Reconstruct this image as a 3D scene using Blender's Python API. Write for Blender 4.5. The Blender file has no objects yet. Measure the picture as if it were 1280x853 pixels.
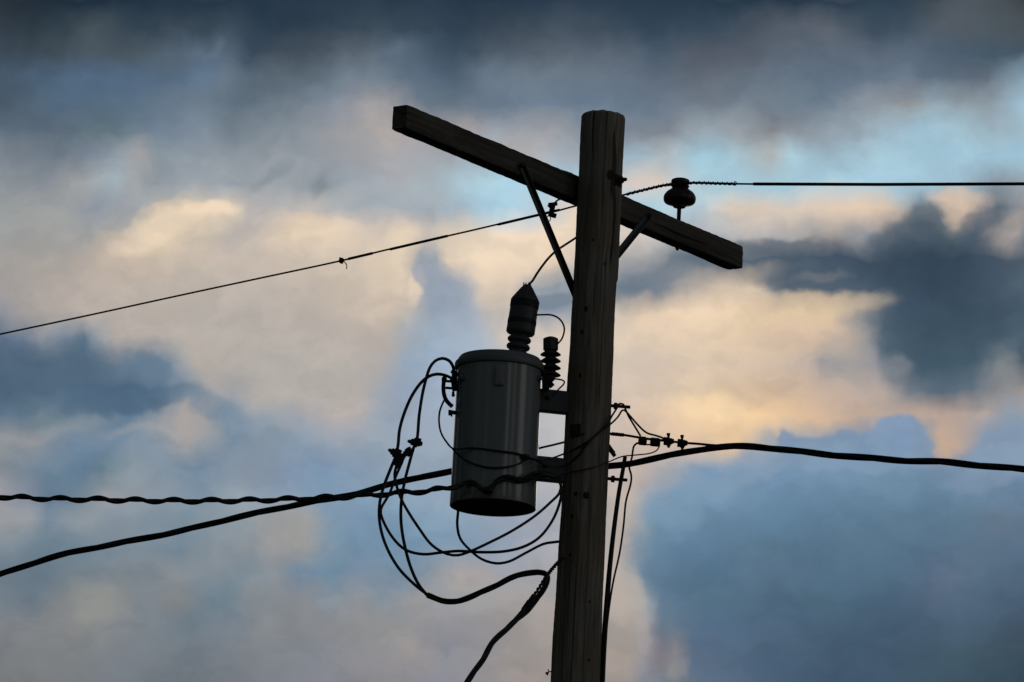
import bpy, bmesh, math, random
from mathutils import Vector, Matrix, noise

random.seed(7)
C = bpy.context.scene.collection
scene = bpy.context.scene
R = math.radians

# ------------------------------------------------------------------ camera
THETA, ROLL, LENS = R(13.7), R(3.0), 241.0
CAM = Vector((0.0, -34.0, 1.65))
FWD = Vector((0, math.cos(THETA), math.sin(THETA)))
UP0 = Vector((0, -math.sin(THETA), math.cos(THETA)))
RIGHT = Vector((1, 0, 0)) * math.cos(ROLL) + UP0 * math.sin(ROLL)
UP = Vector((-1, 0, 0)) * math.sin(ROLL) + UP0 * math.cos(ROLL)
FPX = LENS / 36.0 * 1280.0

cam_data = bpy.data.cameras.new('camera')
cam_data.lens, cam_data.sensor_width = LENS, 36.0
cam_data.clip_start, cam_data.clip_end = 0.1, 20000
cam = bpy.data.objects.new('camera', cam_data)
cam.matrix_world = Matrix.Translation(CAM) @ Matrix((
    (RIGHT.x, UP.x, -FWD.x, 0), (RIGHT.y, UP.y, -FWD.y, 0), (RIGHT.z, UP.z, -FWD.z, 0), (0, 0, 0, 1)))
C.objects.link(cam)
scene.camera = cam

# ------------------------------------------------------------------ exposure
scene.view_settings.view_transform = 'Standard'
scene.view_settings.look = 'None'
scene.view_settings.exposure = 0.0
scene.view_settings.gamma = 1.0
scene.view_settings.use_curve_mapping = False

# ------------------------------------------------------------------ sun, low behind the clouds
SUN_EL, SUN_AZ = R(7.0), R(8.0)              # azimuth measured from +Y towards +X
sd = bpy.data.lights.new('sun', 'SUN')
sd.energy, sd.angle, sd.color = 0.12, R(20.0), (1.0, 0.86, 0.68)
sun = bpy.data.objects.new('sun', sd)
to_sun = Vector((math.sin(SUN_AZ) * math.cos(SUN_EL), math.cos(SUN_AZ) * math.cos(SUN_EL), math.sin(SUN_EL)))
sun.rotation_euler = to_sun.to_track_quat('Z', 'Y').to_euler()
sun.location = (0, 0, 40)
C.objects.link(sun)


def lin(h):
    out = []
    warm = max(0, min(1, (int(h[0:2], 16) - int(h[4:6], 16)) / 60.0))
    for i in (0, 2, 4):
        c = int(h[i:i + 2], 16) / 255.0 * (1 + warm * {0: .012, 2: .004, 4: .014}[i])
        g = (int(h[0:2], 16) * .3 + int(h[2:4], 16) * .6 + int(h[4:6], 16) * .1) / 255.0
        c = g + (c - g) * .89
        out.append(c / 12.92 if c <= 0.04045 else ((c + 0.055) / 1.055) ** 2.4)
    return (out[0], out[1], out[2], 1.0)


# ------------------------------------------------------------------ sky: dusk clouds
# rows of cloud colour across the bearing, top to bottom: {height: [(bearing, colour) ...]}
SKY = [
 (0, '0 28323c,40 222f3c,80 1f2f3f,160 1f3042,240 26384a,320 24374a,400 283a4c,480 2c3d4e,560 28394c,640 26384b,720 283b4f,800 25394c,880 25394b,960 25384a,1040 2a3c4e,1120 2c4052,1160 384852,1200 4a555f,1250 454f55,1280 3c4448'),
 (35, '0 333f4a,40 2b3943,80 33434f,110 46545c,160 2f4150,240 3a4a58,290 3c4d5c,330 293c4f,400 324252,480 3a4b5a,560 2f4254,640 3a4856,700 455362,760 3c4c5c,800 33475a,880 33475a,930 475462,980 56606c,1040 596370,1090 3c4e5e,1130 3c4e5e,1180 545c66,1230 4c5862,1280 465058'),
 (65, '0 3f4e5c,40 3a4854,80 43525e,160 4b5964,200 526270,250 566a7e,285 4f6275,315 35475a,350 3c4a58,400 44525e,450 55646f,500 5a6d80,530 4a5e70,570 3c5062,640 4c5a68,720 5a6674,760 5c6877,820 44586b,870 565f6c,930 596270,960 596473,1010 5a6878,1080 5b697a,1140 55667a,1200 4a5e70,1240 44586a,1280 465868'),
 (98, '0 45586a,80 4c6680,150 526c88,230 596f86,262 5c7590,275 66788a,320 5a6a78,380 5c6b79,430 6c7c8c,470 70808f,520 5a6e82,570 52667a,620 66788a,680 6c7a8a,750 6a7a8a,820 606f80,880 656f7c,960 627282,1040 5f7286,1120 65778a,1180 5e6e80,1230 606e7c,1260 78909f,1280 7c9ab0'),
 (130, '0 4c5c6c,80 516a82,160 5a7186,240 66798a,320 5b6c7b,380 70808e,420 8490a0,460 a29fa0,490 98989c,520 667686,560 5f7080,610 6a7c8e,640 6a7d90,720 677c92,800 687b8e,880 707c8a,960 6f7e8c,1030 667a8c,1080 8a95a0,1140 8f9498,1170 93a7b4,1200 85919a,1240 8a9aa6,1280 98bcd2'),
 (165, '0 60707f,60 58697a,140 60757f,200 74869a,260 7a8a9a,295 707e8a,320 7a8894,390 9098a0,450 a8a4a4,490 b4aaa6,540 98989e,580 a09c9e,620 98a0aa,680 94979f,720 8c949f,790 7f8a98,840 78828e,880 9aa8b2,920 98a2aa,965 7c8088,1000 8e98a2,1060 98a8b4,1110 98b4c4,1150 9ec4d8,1200 9bbccc,1240 92aab8,1280 9ab8c8'),
 (195, '0 77828e,80 6a7885,120 8490a0,145 909ca6,175 9fa0a1,200 8c99a2,240 8a96a2,320 8b949c,400 99a0a8,480 a8a8ab,560 9aa0a8,610 a0b0ba,640 b4b0ae,700 a9b0b8,790 9cb8c8,830 aab4ba,880 9cc8dc,920 a2c6d6,960 b0b4b4,985 a8ccdc,1040 98b4c4,1100 a3cadc,1200 a0c8dc,1280 9ec8dc'),
 (228, '0 8c949a,60 8b939a,105 9c9e9f,140 9eb0ba,155 a0a6aa,200 8e979f,240 a4acb2,300 97a0a8,340 9ba4ac,400 8d979f,440 9aa5ae,500 a4aab2,560 a0b4c0,600 a8cede,640 a8d0e4,720 a8d0e4,790 d0c4bc,820 d4c6b8,860 b0cad6,900 a8d0e0,960 a8cedf,1100 a0cadf,1200 a0c4d6,1240 8a98a4,1280 98a4ac'),
 (260, '0 969a9c,80 9b9e9f,120 8a94a0,150 929aa4,180 a8a8a8,205 d8c6ac,240 ead4b2,285 d8c8b0,310 b4b0ae,345 b4b0ae,385 d0c0ae,420 b0b0b0,480 9eaab5,540 a2abb4,575 a2bac8,600 a8cfe2,640 a8d0e4,690 b4c6d0,720 e0ccb4,780 a8cede,830 a8cede,880 b4c8d2,920 dccab6,1000 d6c6b4,1080 dec6ac,1115 d0bba6,1150 7c8690,1185 9c9a9c,1205 dcc2a8,1225 a09a98,1240 66747f,1280 98969a'),
 (292, '0 9a9c9c,60 a0a09e,110 989c9e,140 b8ada2,175 dccaae,205 e2ceae,240 d0c0aa,290 bcb4ac,330 c8bcae,365 e4ceb0,400 e6d0b4,440 d4c4b0,480 c8bcae,505 d8c6b0,540 b8b4b0,580 e0ceb6,620 eed8bc,700 ecd6ba,780 d8ccbe,860 a8b0b8,900 b0b4b8,940 c0bab6,980 b0aeae,1040 b6aca4,1080 8a9098,1120 5a6a78,1160 48596a,1195 56646f,1220 4e5e6c,1245 a09894,1265 a89e9a,1280 76808a'),
 (325, '0 a29e9a,80 aea69e,160 c5b5a2,240 c6b8a8,320 c1b5a8,400 ccbeac,460 d4c4ae,500 dccab0,518 c0b6ac,530 98a2ae,550 98a0ac,565 dccab0,600 ecd6b8,640 e8d2b6,690 e6d0b4,720 ccc2b6,800 96999e,880 5c6d7e,930 50606f,960 4e5e6e,1000 485a6b,1040 43566a,1080 3d5064,1120 38495a,1160 2f4255,1200 364859,1240 46586a,1280 4d5c6a'),
 (358, '0 a6a09c,60 b0a69e,120 b8aca2,200 c0b4a6,280 bcb2a8,340 bab0a6,420 c6b8a8,500 d6c4ae,520 c8bcac,535 94a0ae,560 8e9cb0,585 a8acb4,610 dccab2,640 d8c6b0,670 9aa2ac,700 8a94a0,720 98a0a8,780 6f7f90,820 7a8490,860 a8a29e,900 c8b8a4,940 d6c2a8,958 c4b6a4,985 6a7682,1030 566676,1060 4c5e70,1090 445769,1130 3c5062,1170 33475a,1220 3e5264,1280 4d6072'),
 (390, '0 8f949e,30 a49e9c,80 b0a8a0,160 bcb0a6,240 b8b0a6,320 b3aca4,400 bfb4a8,480 c9baa8,505 bcb4a8,520 a4a8ae,545 92a1b4,590 9caabc,612 b8b2ac,640 ccc0b0,680 8a96a4,715 8c98a8,760 c4bab0,800 e0c9ac,880 ecd2b0,960 e2c7a2,1040 d8bf9c,1065 a49c94,1085 64727e,1120 41566a,1200 3a4f60,1280 455a6b'),
 (422, '0 5a7088,30 627890,50 8a929e,75 7c8a9a,100 5c7690,120 8c98a4,145 b0a8a2,220 b4aca4,300 b2aca4,400 b8b0a8,480 bcb0a6,500 a8aeb4,540 98abc0,600 a0b0c2,630 c8beb4,700 d0c2b2,780 dcc8b0,860 e2caac,920 e0c8a6,1000 d4baa0,1060 c0ae9e,1085 98989a,1105 546878,1160 3c5264,1220 3e5466,1280 486070'),
 (455, '0 4c627a,80 546c82,150 647a8e,180 60788e,215 6c8298,232 9a9fa4,250 b0a8a0,320 b0aaa4,400 b6b0a8,470 b6aea8,492 a8acb2,510 98aabe,560 9ab0c8,640 b8bcc2,720 d4c4b2,800 d8c6b2,880 dac4aa,960 cdb8a2,1010 c0b0a2,1030 9c9a9c,1060 a49e9a,1090 94949a,1115 50667a,1160 40586a,1220 425a6c,1255 6c7880,1270 60707c,1280 4a5e6c'),
 (488, '0 4a6278,60 4c667e,120 4f6a84,170 4a6882,205 5a7690,235 8090a0,260 a6a2a0,290 9ca0a4,320 b0aaa4,400 b4ada6,450 b6aea8,475 a6aab0,500 98a8bc,560 9aacc2,640 acb4c0,720 ccc0b4,800 d8c4ae,880 dcc4a4,960 d2b698,1040 c0ab9a,1100 b0a29a,1140 6c7884,1180 56697a,1215 5c6e7e,1245 86888c,1280 9c9694'),
 (520, '0 58728a,30 60788c,60 70858f,90 74889a,120 788a98,160 64809a,190 7f909e,215 9e9fa2,230 b0a8a2,255 a8a2a2,280 8094a6,300 7a90a6,330 8c9aa8,380 a4a4a8,420 b4aca6,445 b4aca8,470 98a4b2,500 94a4b8,560 98a8bc,640 a8b0bc,720 c4bebc,800 d6bfa6,860 e6c8a0,900 f2d0a0,950 e8c494,1040 ceb094,1100 b4a294,1180 bca494,1230 b0a49e,1260 8c9eb2,1280 8ba0b6'),
 (550, '0 8a9096,40 8c9298,90 7088a0,140 6c869e,200 8494a4,235 a8a2a2,255 98a0a6,285 7890a6,330 8496a6,380 889cb0,440 98a2ae,500 92a4b6,560 98a8ba,640 a6aeba,720 bcb8b8,800 ccb8a6,860 dcc0a0,920 e8c698,960 a8acb0,1000 98a2ac,1050 7c98b4,1120 7896b6,1155 90a0b0,1180 ccac90,1200 c0a898,1235 8098b2,1280 839ab4'),
 (585, '0 848c94,40 708698,100 607e98,130 64808f,165 8494a0,210 7a90a2,250 6c869e,290 8898a8,320 8796a6,400 7894b2,480 8ca0b4,560 94a4b6,640 a0aab8,720 b8b4b4,800 c2b2a6,835 a4a8b0,880 7898b6,960 7494b4,1040 7092b0,1120 6e90ac,1200 7690ac,1280 7893b0'),
 (618, '0 9a9aa0,30 8a92a0,60 627c96,100 748898,130 94989e,200 8a98a4,250 7c92a4,300 92a0ac,350 8298b0,410 7896b2,480 84a0b8,560 90a4b8,640 9ca8b8,720 b0aeb2,770 c0b2a8,790 c0b0a4,820 909eae,850 7495b2,960 6c8eac,1040 688aa6,1120 6488a2,1200 6484a0,1280 6884a0'),
 (650, '0 989a9e,35 949aa0,60 74889a,100 8a949c,160 8494a2,240 7c909e,300 8a98a2,345 9c9e9e,375 a0a09e,400 7e96aa,450 7492ae,500 7a98b2,560 84a0b8,640 98a4b4,720 a8a8ae,780 b6aaa0,800 9ea2a6,818 7090ac,880 6888a4,960 6488a6,1040 5c7e98,1120 5b7c96,1200 56768e,1250 60748a,1280 5c748e'),
 (683, '0 80909a,50 6c8292,100 6e8494,160 7a8a96,220 6c8292,270 84909a,315 8c949a,340 98989a,380 9c9c9a,400 8094a4,440 7090aa,500 7092ae,560 7c9ab4,640 94a2b4,700 a8a8b0,775 b8aca2,795 8a98a4,815 6486a2,880 6082a0,960 58788f,1040 54748f,1120 52728c,1200 567088,1280 566f88'),
 (715, '0 6c7e8c,60 667a8a,100 707f8a,150 7c868e,180 7a868e,220 848c94,260 7e8a94,310 7c8c98,345 8a929a,380 7088a0,420 68879f,455 7489a0,500 768ea4,540 8c98a4,580 a49e9c,620 9a9ca4,700 a4a4a8,770 b6aca2,795 98a0a4,812 5c7a94,880 547691,960 54708a,1040 50708a,1120 4e6c86,1180 5a6f88,1220 546e86,1280 506880'),
 (748, '0 727e88,40 6a7a88,90 828688,120 8c8e8c,150 868a8c,185 7e8790,225 868a8c,260 6e8290,290 6a8290,320 80888e,380 888c92,420 82909c,450 90949a,480 84929e,520 9c9a9a,560 94989e,640 a09c9a,720 aaa29c,780 b0a69c,805 9aa0a4,828 5c7892,880 507088,960 4c6880,1040 4c6a80,1120 4a667e,1170 566a82,1220 4e667e,1280 485e76'),
 (780, '0 7c8188,80 848688,120 8a8c8b,160 7c858c,240 6a7c88,290 788490,320 82888e,400 8a8c90,480 949494,560 94949a,640 9c9694,720 a29a94,780 a69c94,805 a09ca0,825 68788a,880 506c88,960 4c6680,1040 486279,1120 445c74,1200 486078,1280 425668'),
 (816, '0 787c80,80 7a7f82,160 767e86,240 707a84,320 7a8088,400 848890,480 8e8e92,520 969290,560 8a8c96,640 9a9490,720 a0978f,780 a2988f,800 98949a,825 847c84,845 8c888a,870 5a7088,960 4a647c,1040 425a72,1120 40586e,1200 405868,1280 3a4e5c'),
 (853, '0 74787c,80 767b80,160 727a84,240 6e7780,320 767b84,400 808490,480 8a888c,560 888a96,640 98908c,720 9e948e,780 a0958f,800 80868f,840 6c7a8a,880 586c84,960 4c647e,1040 405870,1120 3e566c,1200 3c5364,1280 34495a'),
]
# firmer cloud heaps: (x, y, rx, ry, rotation degrees, softness, opacity, colour)
HEAPS = [
 (200, 287, 58, 15, -27, .75, .55, 'edd6b8'), (262, 262, 34, 9, -8, .8, .6, 'f1dabb'),
 (393, 286, 42, 13, 4, .8, .45, 'ecd6b6'), (506, 302, 20, 20, 10, .8, .4, 'e8d3b6'),
 (521, 358, 9, 26, 20, .7, .5, 'ead4b6'), (590, 305, 70, 22, 6, .7, .35, 'ecd7ba'),
 (533, 345, 13, 22, -14, .5, .75, '929dac'), (543, 372, 18, 22, 0, .6, .6, '8f9dae'),
 (575, 378, 20, 20, 0, .7, .5, '99a6b6'), (586, 356, 10, 12, 0, .9, .3, 'a4aab2'),
 (150, 268, 30, 20, -32, .35, .5, '959ea6'), (196, 242, 36, 13, -18, .4, .5, '9aa4ac'), (252, 240, 38, 12, 0, .4, .4, 'a2aab0'),
 (398, 252, 56, 14, 4, .4, .4, '9fa9b1'), (452, 273, 24, 12, 12, .5, .35, 'a6acb2'),
 (338, 218, 25, 7, -33, 1.2, .55, '7b8691'), (396, 229, 16, 8, -55, 1.2, .5, '7c8792'), (372, 226, 40, 14, -20, 1.4, .2, '8b949c'),
 (458, 255, 24, 9, -20, 1., .25, '8f9ba6'),
 (690, 376, 40, 10, -4, .6, .75, '6f7f92'), (760, 366, 60, 12, -16, .7, .5, '74838f'),
 (840, 338, 70, 13, -18, .7, .45, '66788a'), (905, 318, 60, 13, -8, .7, .5, '566779'),
 (985, 312, 62, 13, 3, .55, .6, '4a5b6d'), (1015, 350, 66, 16, 4, .6, .7, '4b5d6f'), (1025, 344, 34, 5, -8, .9, .45, '77797e'),
 (1158, 275, 24, 26, 0, .55, .7, '55656f'), (1130, 300, 50, 24, -20, .6, .6, '485969'),
 (1222, 285, 26, 34, 30, .6, .6, '536373'), (1170, 335, 90, 34, 0, .7, .5, '33475a'),
 (1252, 287, 20, 9, -24, .9, .55, '98938f'), (1268, 275, 14, 8, -30, .9, .3, 'a89c96'),
 (1200, 247, 34, 12, 4, .8, .6, 'dcc2a6'), (1192, 262, 13, 16, -10, .8, .55, 'd8bfa4'), (1085, 382, 30, 12, -35, .8, .3, '93928f'),
 (1030, 376, 70, 14, 0, .8, .45, 'e4c9a2'), (1170, 425, 72, 42, 8, .6, .45, '3e5567'),
 (1125, 455, 20, 12, 0, .9, .4, '8f9296'), (1052, 460, 22, 12, 0, 1., .35, '94969a'),
 (1262, 460, 16, 12, -50, .9, .5, '808688'),
 (60, 455, 75, 30, -4, .7, .5, '4c667e'), (185, 462, 34, 20, 20, .6, .55, '5f7a92'),
 (165, 500, 80, 16, -4, .65, .6, '4c6a85'), (62, 512, 16, 7, -20, .9, .4, '7c8e98'), (125, 502, 85, 17, -3, .6, .5, '4e6b86'),
 (262, 508, 44, 13, 8, .8, .6, '6d869d'),
 (60, 540, 60, 10, -14, 1., .3, '9fa0a2'), (226, 536, 44, 13, 12, .9, .4, 'aea8a5'),
 (165, 535, 36, 6, -10, 1., .25, 'aaa5a4'),
 (986, 557, 15, 20, 0, .35, .9, '7f98b4'), (1025, 568, 52, 23, 0, .35, .9, '7c97b4'),
 (1055, 555, 17, 20, 0, .3, .88, '7e98b5'), (1124, 546, 29, 27, 20, .32, .9, '7b98ba'),
 (1088, 566, 34, 24, 0, .35, .88, '7b97b5'), (1150, 562, 20, 22, 0, .45, .7, '809ab6'),
 (1268, 566, 58, 34, -26, .4, .75, '839bb5'), (1228, 588, 40, 26, 0, .5, .6, '7c96b0'),
 (940, 585, 40, 22, -14, .5, .6, '829bb4'), (890, 606, 40, 24, -20, .55, .6, '7c99b6'),
 (845, 640, 36, 30, -30, .55, .6, '7496b2'), (812, 690, 28, 26, 0, .9, .5, '6385a0'),
 (1177, 563, 13, 9, 0, .7, .5, 'd2b08e'), (895, 512, 44, 14, 8, .9, .6, 'f8d8a6'),
 (945, 525, 30, 12, 10, .9, .4, 'f2cc9a'),
 (780, 745, 26, 36, 12, .55, .5, 'b4aaa0'), (800, 790, 12, 20, 0, .6, .5, 'aaa29c'),
 (848, 838, 16, 12, -20, .7, .5, '95908f'), (838, 775, 12, 40, 0, .8, .3, '5e7890'),
 (1200, 716, 26, 9, -10, .9, .35, '5f7289'),
 (385, 665, 26, 16, -30, .7, .45, 'a4a3a0'), (130, 752, 40, 14, -25, .9, .35, '909290'),
 (590, 722, 30, 12, -18, .8, .4, 'a8a29f'), (268, 60, 16, 6, -50, .9, .3, '62788c'),
]

world = bpy.data.worlds.new('World')
scene.world = world
world.use_nodes = True
nt = world.node_tree
nt.nodes.clear()
N, L = nt.nodes, nt.links


def nd(t, **kw):
    n = N.new(t)
    for k, v in kw.items():
        setattr(n, k, v)
    return n


def put(sock, v):
    if isinstance(v, bpy.types.NodeSocket):
        L.new(v, sock)
    else:
        sock.default_value = v


def mth(op, a, b=0.0, c=None, clamp=False):
    n = nd('ShaderNodeMath', operation=op, use_clamp=clamp)
    put(n.inputs[0], a)
    put(n.inputs[1], b)
    if c is not None:
        put(n.inputs[2], c)
    return n.outputs[0]


def dot(a, v):
    n = nd('ShaderNodeVectorMath', operation='DOT_PRODUCT')
    put(n.inputs[0], a)
    n.inputs[1].default_value = v
    return n.outputs['Value']


def rng(v, a, b, c=0.0, d=1.0, kind='LINEAR'):
    n = nd('ShaderNodeMapRange', interpolation_type=kind)
    put(n.inputs['Value'], v)
    for k, q in zip(('From Min', 'From Max', 'To Min', 'To Max'), (a, b, c, d)):
        n.inputs[k].default_value = q
    return n.outputs['Result']


def mixc(f, a, b, blend='MIX'):
    n = nd('ShaderNodeMix', data_type='RGBA', blend_type=blend)
    put(n.inputs[0], f)
    put(n.inputs[6], a)
    put(n.inputs[7], b)
    return n.outputs[2]


def noi(vec, scale, detail=3.0, rough=0.5):
    n = nd('ShaderNodeTexNoise')
    put(n.inputs['Vector'], vec)
    n.inputs['Scale'].default_value = scale
    n.inputs['Detail'].default_value = detail
    n.inputs['Roughness'].default_value = rough
    return n


tc = nd('ShaderNodeTexCoord')
D = tc.outputs['Generated']
df = dot(D, FWD)
dfc = mth('MAXIMUM', df, 0.2)
px = mth('MULTIPLY_ADD', mth('DIVIDE', dot(D, RIGHT), dfc), FPX, 640.0)
py = mth('MULTIPLY_ADD', mth('DIVIDE', dot(D, UP), dfc), -FPX, 426.5)
comb = nd('ShaderNodeCombineXYZ')
put(comb.inputs[0], px)
put(comb.inputs[1], py)
P0 = comb.outputs[0]


def vmath(op, a, b, scale=None):
    n = nd('ShaderNodeVectorMath', operation=op)
    put(n.inputs[0], a)
    if b is not None:
        put(n.inputs[1], b)
    if scale is not None:
        n.inputs['Scale'].default_value = scale
    return n.outputs[0]


# turbulence: the cloud edges are torn at two sizes
w1 = vmath('SCALE', vmath('SUBTRACT', noi(P0, 0.017, 2.0, .5).outputs['Color'], (.5, .5, .5)), None, 34.0)
w2 = vmath('SCALE', vmath('SUBTRACT', noi(P0, 0.055, 4.0, .58).outputs['Color'], (.5, .5, .5)), None, 12.0)
PW = vmath('ADD', vmath('ADD', P0, w1), w2)
sep = nd('ShaderNodeSeparateXYZ')
put(sep.inputs[0], PW)
ux = mth('DIVIDE', mth('PINGPONG', sep.outputs[0], 1280.0), 1280.0)
uy = mth('PINGPONG', sep.outputs[1], 853.0)

col = None
for i, (y, row) in enumerate(SKY):
    ramp = nd('ShaderNodeValToRGB')
    # chained to the row before (a vanishing term), so the rows are worked out one after the other
    put(ramp.inputs[0], ux if col is None else mth('MULTIPLY_ADD', dot(col, (1, 1, 1)), 1e-9, ux))
    stops = [s.split() for s in row.split(',')]
    els = ramp.color_ramp.elements
    ramp.color_ramp.interpolation = 'LINEAR'
    els[0].position, els[0].color = int(stops[0][0]) / 1280.0, lin(stops[0][1])
    els[1].position, els[1].color = int(stops[-1][0]) / 1280.0, lin(stops[-1][1])
    for x, h in stops[1:-1]:
        e = els.new(int(x) / 1280.0)
        e.color = lin(h)
    if col is None:
        col = ramp.outputs[0]
    else:
        uy_c = mth('MULTIPLY_ADD', dot(col, (1, 1, 1)), 1e-6, uy)
        col = mixc(rng(uy_c, SKY[i - 1][0], y), col, ramp.outputs[0])
for i, (x, y, rx, ry, rot, soft, op, h) in enumerate(HEAPS):
    if i % 3 == 0:
        PC = nd('ShaderNodeVectorMath', operation='MULTIPLY_ADD')
        put(PC.inputs[0], col)
        PC.inputs[1].default_value = (1e-6, 1e-6, 1e-6)
        put(PC.inputs[2], PW)
    mp = nd('ShaderNodeMapping', vector_type='TEXTURE')
    put(mp.inputs['Vector'], PC.outputs[0])
    mp.inputs['Location'].default_value = (x, y, 0)
    mp.inputs['Rotation'].default_value = (0, 0, R(rot))
    mp.inputs['Scale'].default_value = (rx, ry, 1000.0)
    ln = nd('ShaderNodeVectorMath', operation='LENGTH')
    put(ln.inputs[0], mp.outputs[0])
    col = mixc(rng(ln.outputs['Value'], 1 - soft * .6, 1 + soft * .6, op, 0.0, 'SMOOTHSTEP'), col, lin(h))
# billows and wisps: thin cloud drifting in front, thicker here and thinner there
mw = nd('ShaderNodeMapping', vector_type='POINT')
put(mw.inputs['Vector'], vmath('ADD', P0, vmath('SCALE', w1, None, 1.6)))
mw.inputs['Rotation'].default_value = (0, 0, R(20))
mw.inputs['Scale'].default_value = (.8, 1.35, 1)
wisp = noi(mw.outputs[0], 0.0105, 7.0, .56).outputs[0]
thick = rng(wisp, .40, .58, 0.0, 1.0, 'SMOOTHSTEP')
col = mixc(1.0, col, mixc(thick, (.937, .944, .954, 1), (1.058, 1.047, 1.036, 1)), 'MULTIPLY')
fine = noi(vmath('ADD', P0, vmath('SCALE', w2, None, 1.5)), 0.034, 5.0, .55).outputs[0]
col = mixc(1.0, col, rng(fine, .3, .7, .972, 1.028), 'MULTIPLY')

# the rest of the dome: clear dusk sky with dark cloud over most of it
sky = nd('ShaderNodeTexSky', sky_type='NISHITA')
sky.sun_disc = False
sky.sun_elevation, sky.sun_rotation = SUN_EL, SUN_AZ
sky.altitude = 100
nish = nd('ShaderNodeVectorMath', operation='SCALE')
put(nish.inputs[0], sky.outputs[0])
nish.inputs['Scale'].default_value = 0.055
cl = noi(D, 3.2, 6.0, .55).outputs[0]
cover = rng(cl, .36, .56, 0.35, 1.0, 'SMOOTHSTEP')
grey = mixc(rng(noi(D, 5.0, 4.0).outputs[0], .3, .7), (.020, .024, .029, 1), (.062, .068, .075, 1))
grey = mixc(1.0, grey, rng(dot(D, (1, 0, 0)), -.8, .8, .45, 1.55), 'MULTIPLY')
dome = mixc(cover, nish.outputs[0], grey)
# brighter breaks low in the cloud behind the viewer, to the right
for az, wd, lum in ((28, 4, .52), (44, 3.2, .40), (70, 11, .58)):
    v = Vector((math.sin(R(az)), -math.cos(R(az)), 0.0))
    side = Vector((math.cos(R(az)), math.sin(R(az)), 0.0))
    m1 = rng(mth('ABSOLUTE', dot(D, side)), math.sin(R(wd * .5)), math.sin(R(wd)), 1.0, 0.0, 'SMOOTHSTEP')
    m2 = rng(dot(D, v), .3, .6)
    m3 = rng(mth('ABSOLUTE', mth('SUBTRACT', dot(D, (0, 0, 1)), 0.24)), .12, .36, 1.0, 0.0, 'SMOOTHSTEP')
    dome = mixc(mth('MULTIPLY', mth('MULTIPLY', m1, m2), m3), dome, (lum, lum * .98, lum * .92, 1))
col = mixc(rng(df, math.cos(R(24)), math.cos(R(9)), 0.0, 1.0, 'SMOOTHSTEP'), dome, col)
bg = nd('ShaderNodeBackground')
put(bg.inputs[0], col)
bg.inputs[1].default_value = 1.0
wo = nd('ShaderNodeOutputWorld')
L.new(bg.outputs[0], wo.inputs[0])


# ------------------------------------------------------------------ helpers
def ray(x, y):
    return (FWD + RIGHT * ((x - 640) / FPX) - UP * ((y - 426.5) / FPX)).normalized()


def P(x, y, Y=0.0):
    """point seen at (x, y) standing Y metres beyond the pole"""
    d = ray(x, y)
    return CAM + d * ((Y - CAM.y) / d.y)


def on_plane(x, y, p0, n):
    d = ray(x, y)
    return CAM + d * ((p0 - CAM).dot(n) / d.dot(n))


class MB:
    def __init__(s):
        s.v, s.f, s.flat = [], [], set()

    def add(s, verts, faces, flat=False):
        o = len(s.v)
        s.v += [Vector(p) for p in verts]
        for f in faces:
            if flat:
                s.flat.add(len(s.f))
            s.f.append([i + o for i in f])

    def tube(s, pts, r, n=8, caps=True):
        pts = [Vector(p) for p in pts]
        rs = r if isinstance(r, (list, tuple)) else [r] * len(pts)
        t0 = (pts[1] - pts[0]).normalized()
        ref = Vector((0, 0, 1)) if abs(t0.z) < .9 else Vector((1, 0, 0))
        u = t0.cross(ref).normalized()
        vs, fs = [], []
        for i, p in enumerate(pts):
            t = (pts[min(i + 1, len(pts) - 1)] - pts[max(i - 1, 0)]).normalized()
            u = (u - t * u.dot(t)).normalized()
            w = t.cross(u)
            for k in range(n):
                a = 2 * math.pi * k / n
                vs.append(p + (u * math.cos(a) + w * math.sin(a)) * rs[i])
        for i in range(len(pts) - 1):
            for k in range(n):
                a, b = i * n + k, i * n + (k + 1) % n
                fs.append((a, b, b + n, a + n))
        if caps:
            fs.append(tuple(range(n))[::-1])
            fs.append(tuple((len(pts) - 1) * n + k for k in range(n)))
        s.add(vs, fs)
        return s

    def lathe(s, base, axis, prof, n=40):
        """prof: (radius, height) along the axis from the base"""
        axis = Vector(axis).normalized()
        ref = Vector((1, 0, 0)) if abs(axis.x) < .9 else Vector((0, 1, 0))
        u = axis.cross(ref).normalized()
        w = axis.cross(u)
        vs, fs = [], []
        for (r, h) in prof:
            for k in range(n):
                a = 2 * math.pi * k / n
                vs.append(base + axis * h + (u * math.cos(a) + w * math.sin(a)) * max(r, 1e-4))
        for i in range(len(prof) - 1):
            for k in range(n):
                a, b = i * n + k, i * n + (k + 1) % n
                fs.append((a, b, b + n, a + n))
        fs.append(tuple(range(n))[::-1])
        fs.append(tuple((len(prof) - 1) * n + k for k in range(n)))
        s.add(vs, fs)
        return s

    def box(s, c, ax, half, bev=0.0):
        bm = bmesh.new()
        bmesh.ops.create_cube(bm, size=2.0)
        for q in bm.verts:
            q.co = Vector((q.co.x * half[0], q.co.y * half[1], q.co.z * half[2]))
        if bev:
            bmesh.ops.bevel(bm, geom=bm.edges[:], offset=bev, segments=2, profile=.6, affect='EDGES')
        bm.verts.index_update()
        vs = [Vector(c) + ax[0] * q.co.x + ax[1] * q.co.y + ax[2] * q.co.z for q in bm.verts]
        s.add(vs, [[q.index for q in f.verts] for f in bm.faces], True)
        bm.free()
        return s


def tagit(o, label, cat, group=None, kind=None):
    o['label'], o['category'] = label, cat
    if group:
        o['group'] = group
    if kind:
        o['kind'] = kind


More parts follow.
